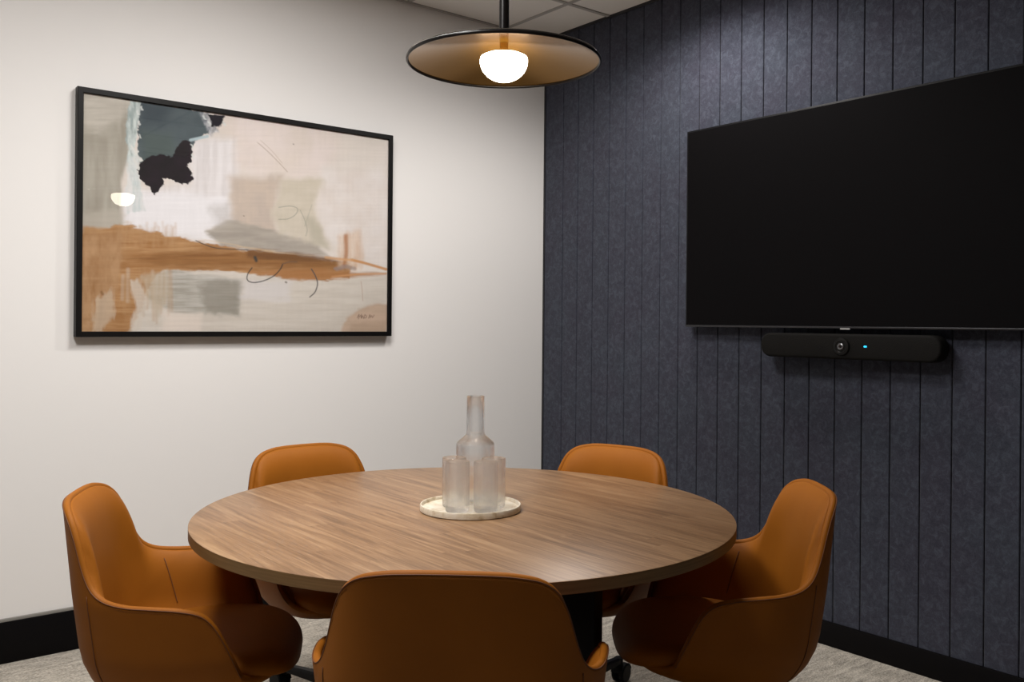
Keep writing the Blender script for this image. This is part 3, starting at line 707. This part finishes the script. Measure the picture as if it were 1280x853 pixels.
# backing and glazing
bm = bmesh.new(); add_box(bm, (-iw / 2 + .0005, -.0285, -ih / 2 + .0005), (iw / 2 - .0005, -.003, ih / 2 - .0005)); link_bm('backing_board', bm, m_frame, pic)
m_pane = bpy.data.materials.new('glazing'); m_pane.use_nodes = True; nt = m_pane.node_tree; nt.nodes.clear()
o_ = nt.nodes.new('ShaderNodeOutputMaterial'); mx = nt.nodes.new('ShaderNodeMixShader'); tr = nt.nodes.new('ShaderNodeBsdfTransparent'); gl = nt.nodes.new('ShaderNodeBsdfGlossy'); fn = nt.nodes.new('ShaderNodeFresnel')
gl.inputs['Roughness'].default_value = 0.0; fn.inputs['IOR'].default_value = 1.5
ge = nt.nodes.new('ShaderNodeNewGeometry'); iv = nt.nodes.new('ShaderNodeMath'); iv.operation = 'SUBTRACT'; iv.inputs[0].default_value = 1.0; nt.links.new(ge.outputs['Backfacing'], iv.inputs[1])
ml = nt.nodes.new('ShaderNodeMath'); ml.operation = 'MULTIPLY'; nt.links.new(fn.outputs[0], ml.inputs[0]); nt.links.new(iv.outputs[0], ml.inputs[1]); nt.links.new(ml.outputs[0], mx.inputs[0]); nt.links.new(tr.outputs[0], mx.inputs[1]); nt.links.new(gl.outputs[0], mx.inputs[2]); nt.links.new(mx.outputs[0], o_.inputs[0])
bm = bmesh.new(); add_box(bm, (-iw / 2, -.0355, -ih / 2), (iw / 2, -.0335, ih / 2)); link_bm('glazing', bm, m_pane, pic)

# ------------------------------------------------------------------ tray, carafe, tumblers
TC = Vector((-1.742, -1.718)); RV = Vector((r.x, r.y)); VV = Vector((v.x, v.y))
tray = lathe('tray', [(0, 0), (.134, 0), (.1365, .002), (.1370, .015), (.1355, .0175), (.1325, .0175), (.1310, .0155), (.1300, .0085), (0, .0080)], m_marble, n=96)
tray.location = (TC.x, TC.y, TZ + .0003); tag(tray, 'round cream marble tray with low rim in the middle of the table', 'tray')
def on_tray(lat, dep): p = TC + RV * lat + VV * dep; return (p.x, p.y, TZ + .0091)
def carafe_prof():
    o_ = [(0, 0), (.046, 0), (.0515, .003), (.0530, .010), (.0535, .06), (.0535, .156), (.0530, .161), (.0505, .1655), (.0400, .1750), (.0290, .1845), (.0258, .189), (.0248, .196), (.0248, .230), (.0248, .293), (.0240, .2945)]
    i_ = [(.0226, .2935), (.0226, .230), (.0228, .197), (.0240, .188), (.0275, .1825), (.0385, .1730), (.0480, .1640), (.0505, .159), (.0508, .154), (.0508, .06), (.0500, .014), (.047, .010), (0, .009)]
    return o_ + i_
ca2 = lathe('carafe', carafe_prof(), m_glass, n=192, flute=(40, .012, .150, .006), sharp=60)
ca2.location = on_tray(.009, .072); tag(ca2, 'tall clear glass carafe with a straight neck standing behind the tumblers', 'carafe')
gp = [(0, 0), (.0285, 0), (.0305, .002), (.0318, .010), (.0324, .060), (.0326, .130), (.0322, .1325), (.0312, .1330), (.0303, .1320), (.0302, .125), (.0300, .060), (.0294, .024), (.026, .017), (0, .0155)]
GL = [(-.032, -.066, 'clear ribbed tumbler at the front left of the tray'), (.043, -.066, 'clear ribbed tumbler at the front right of the tray'),
      (-.045, .001, 'clear ribbed tumbler at the rear left of the tray, partly behind another'), (.062, -.002, 'clear ribbed tumbler at the rear right of the tray, partly behind another')]
g0 = lathe('tumbler', gp, m_frost, n=144, flute=(28, .014, .112, .006), sharp=60)
for i, (la, de, lab) in enumerate(GL):
    o = g0 if i == 0 else g0.copy()
    if i: C.objects.link(o)
    o.location = on_tray(la, de); tag(o, lab, 'glass', 'tumblers on the marble tray')
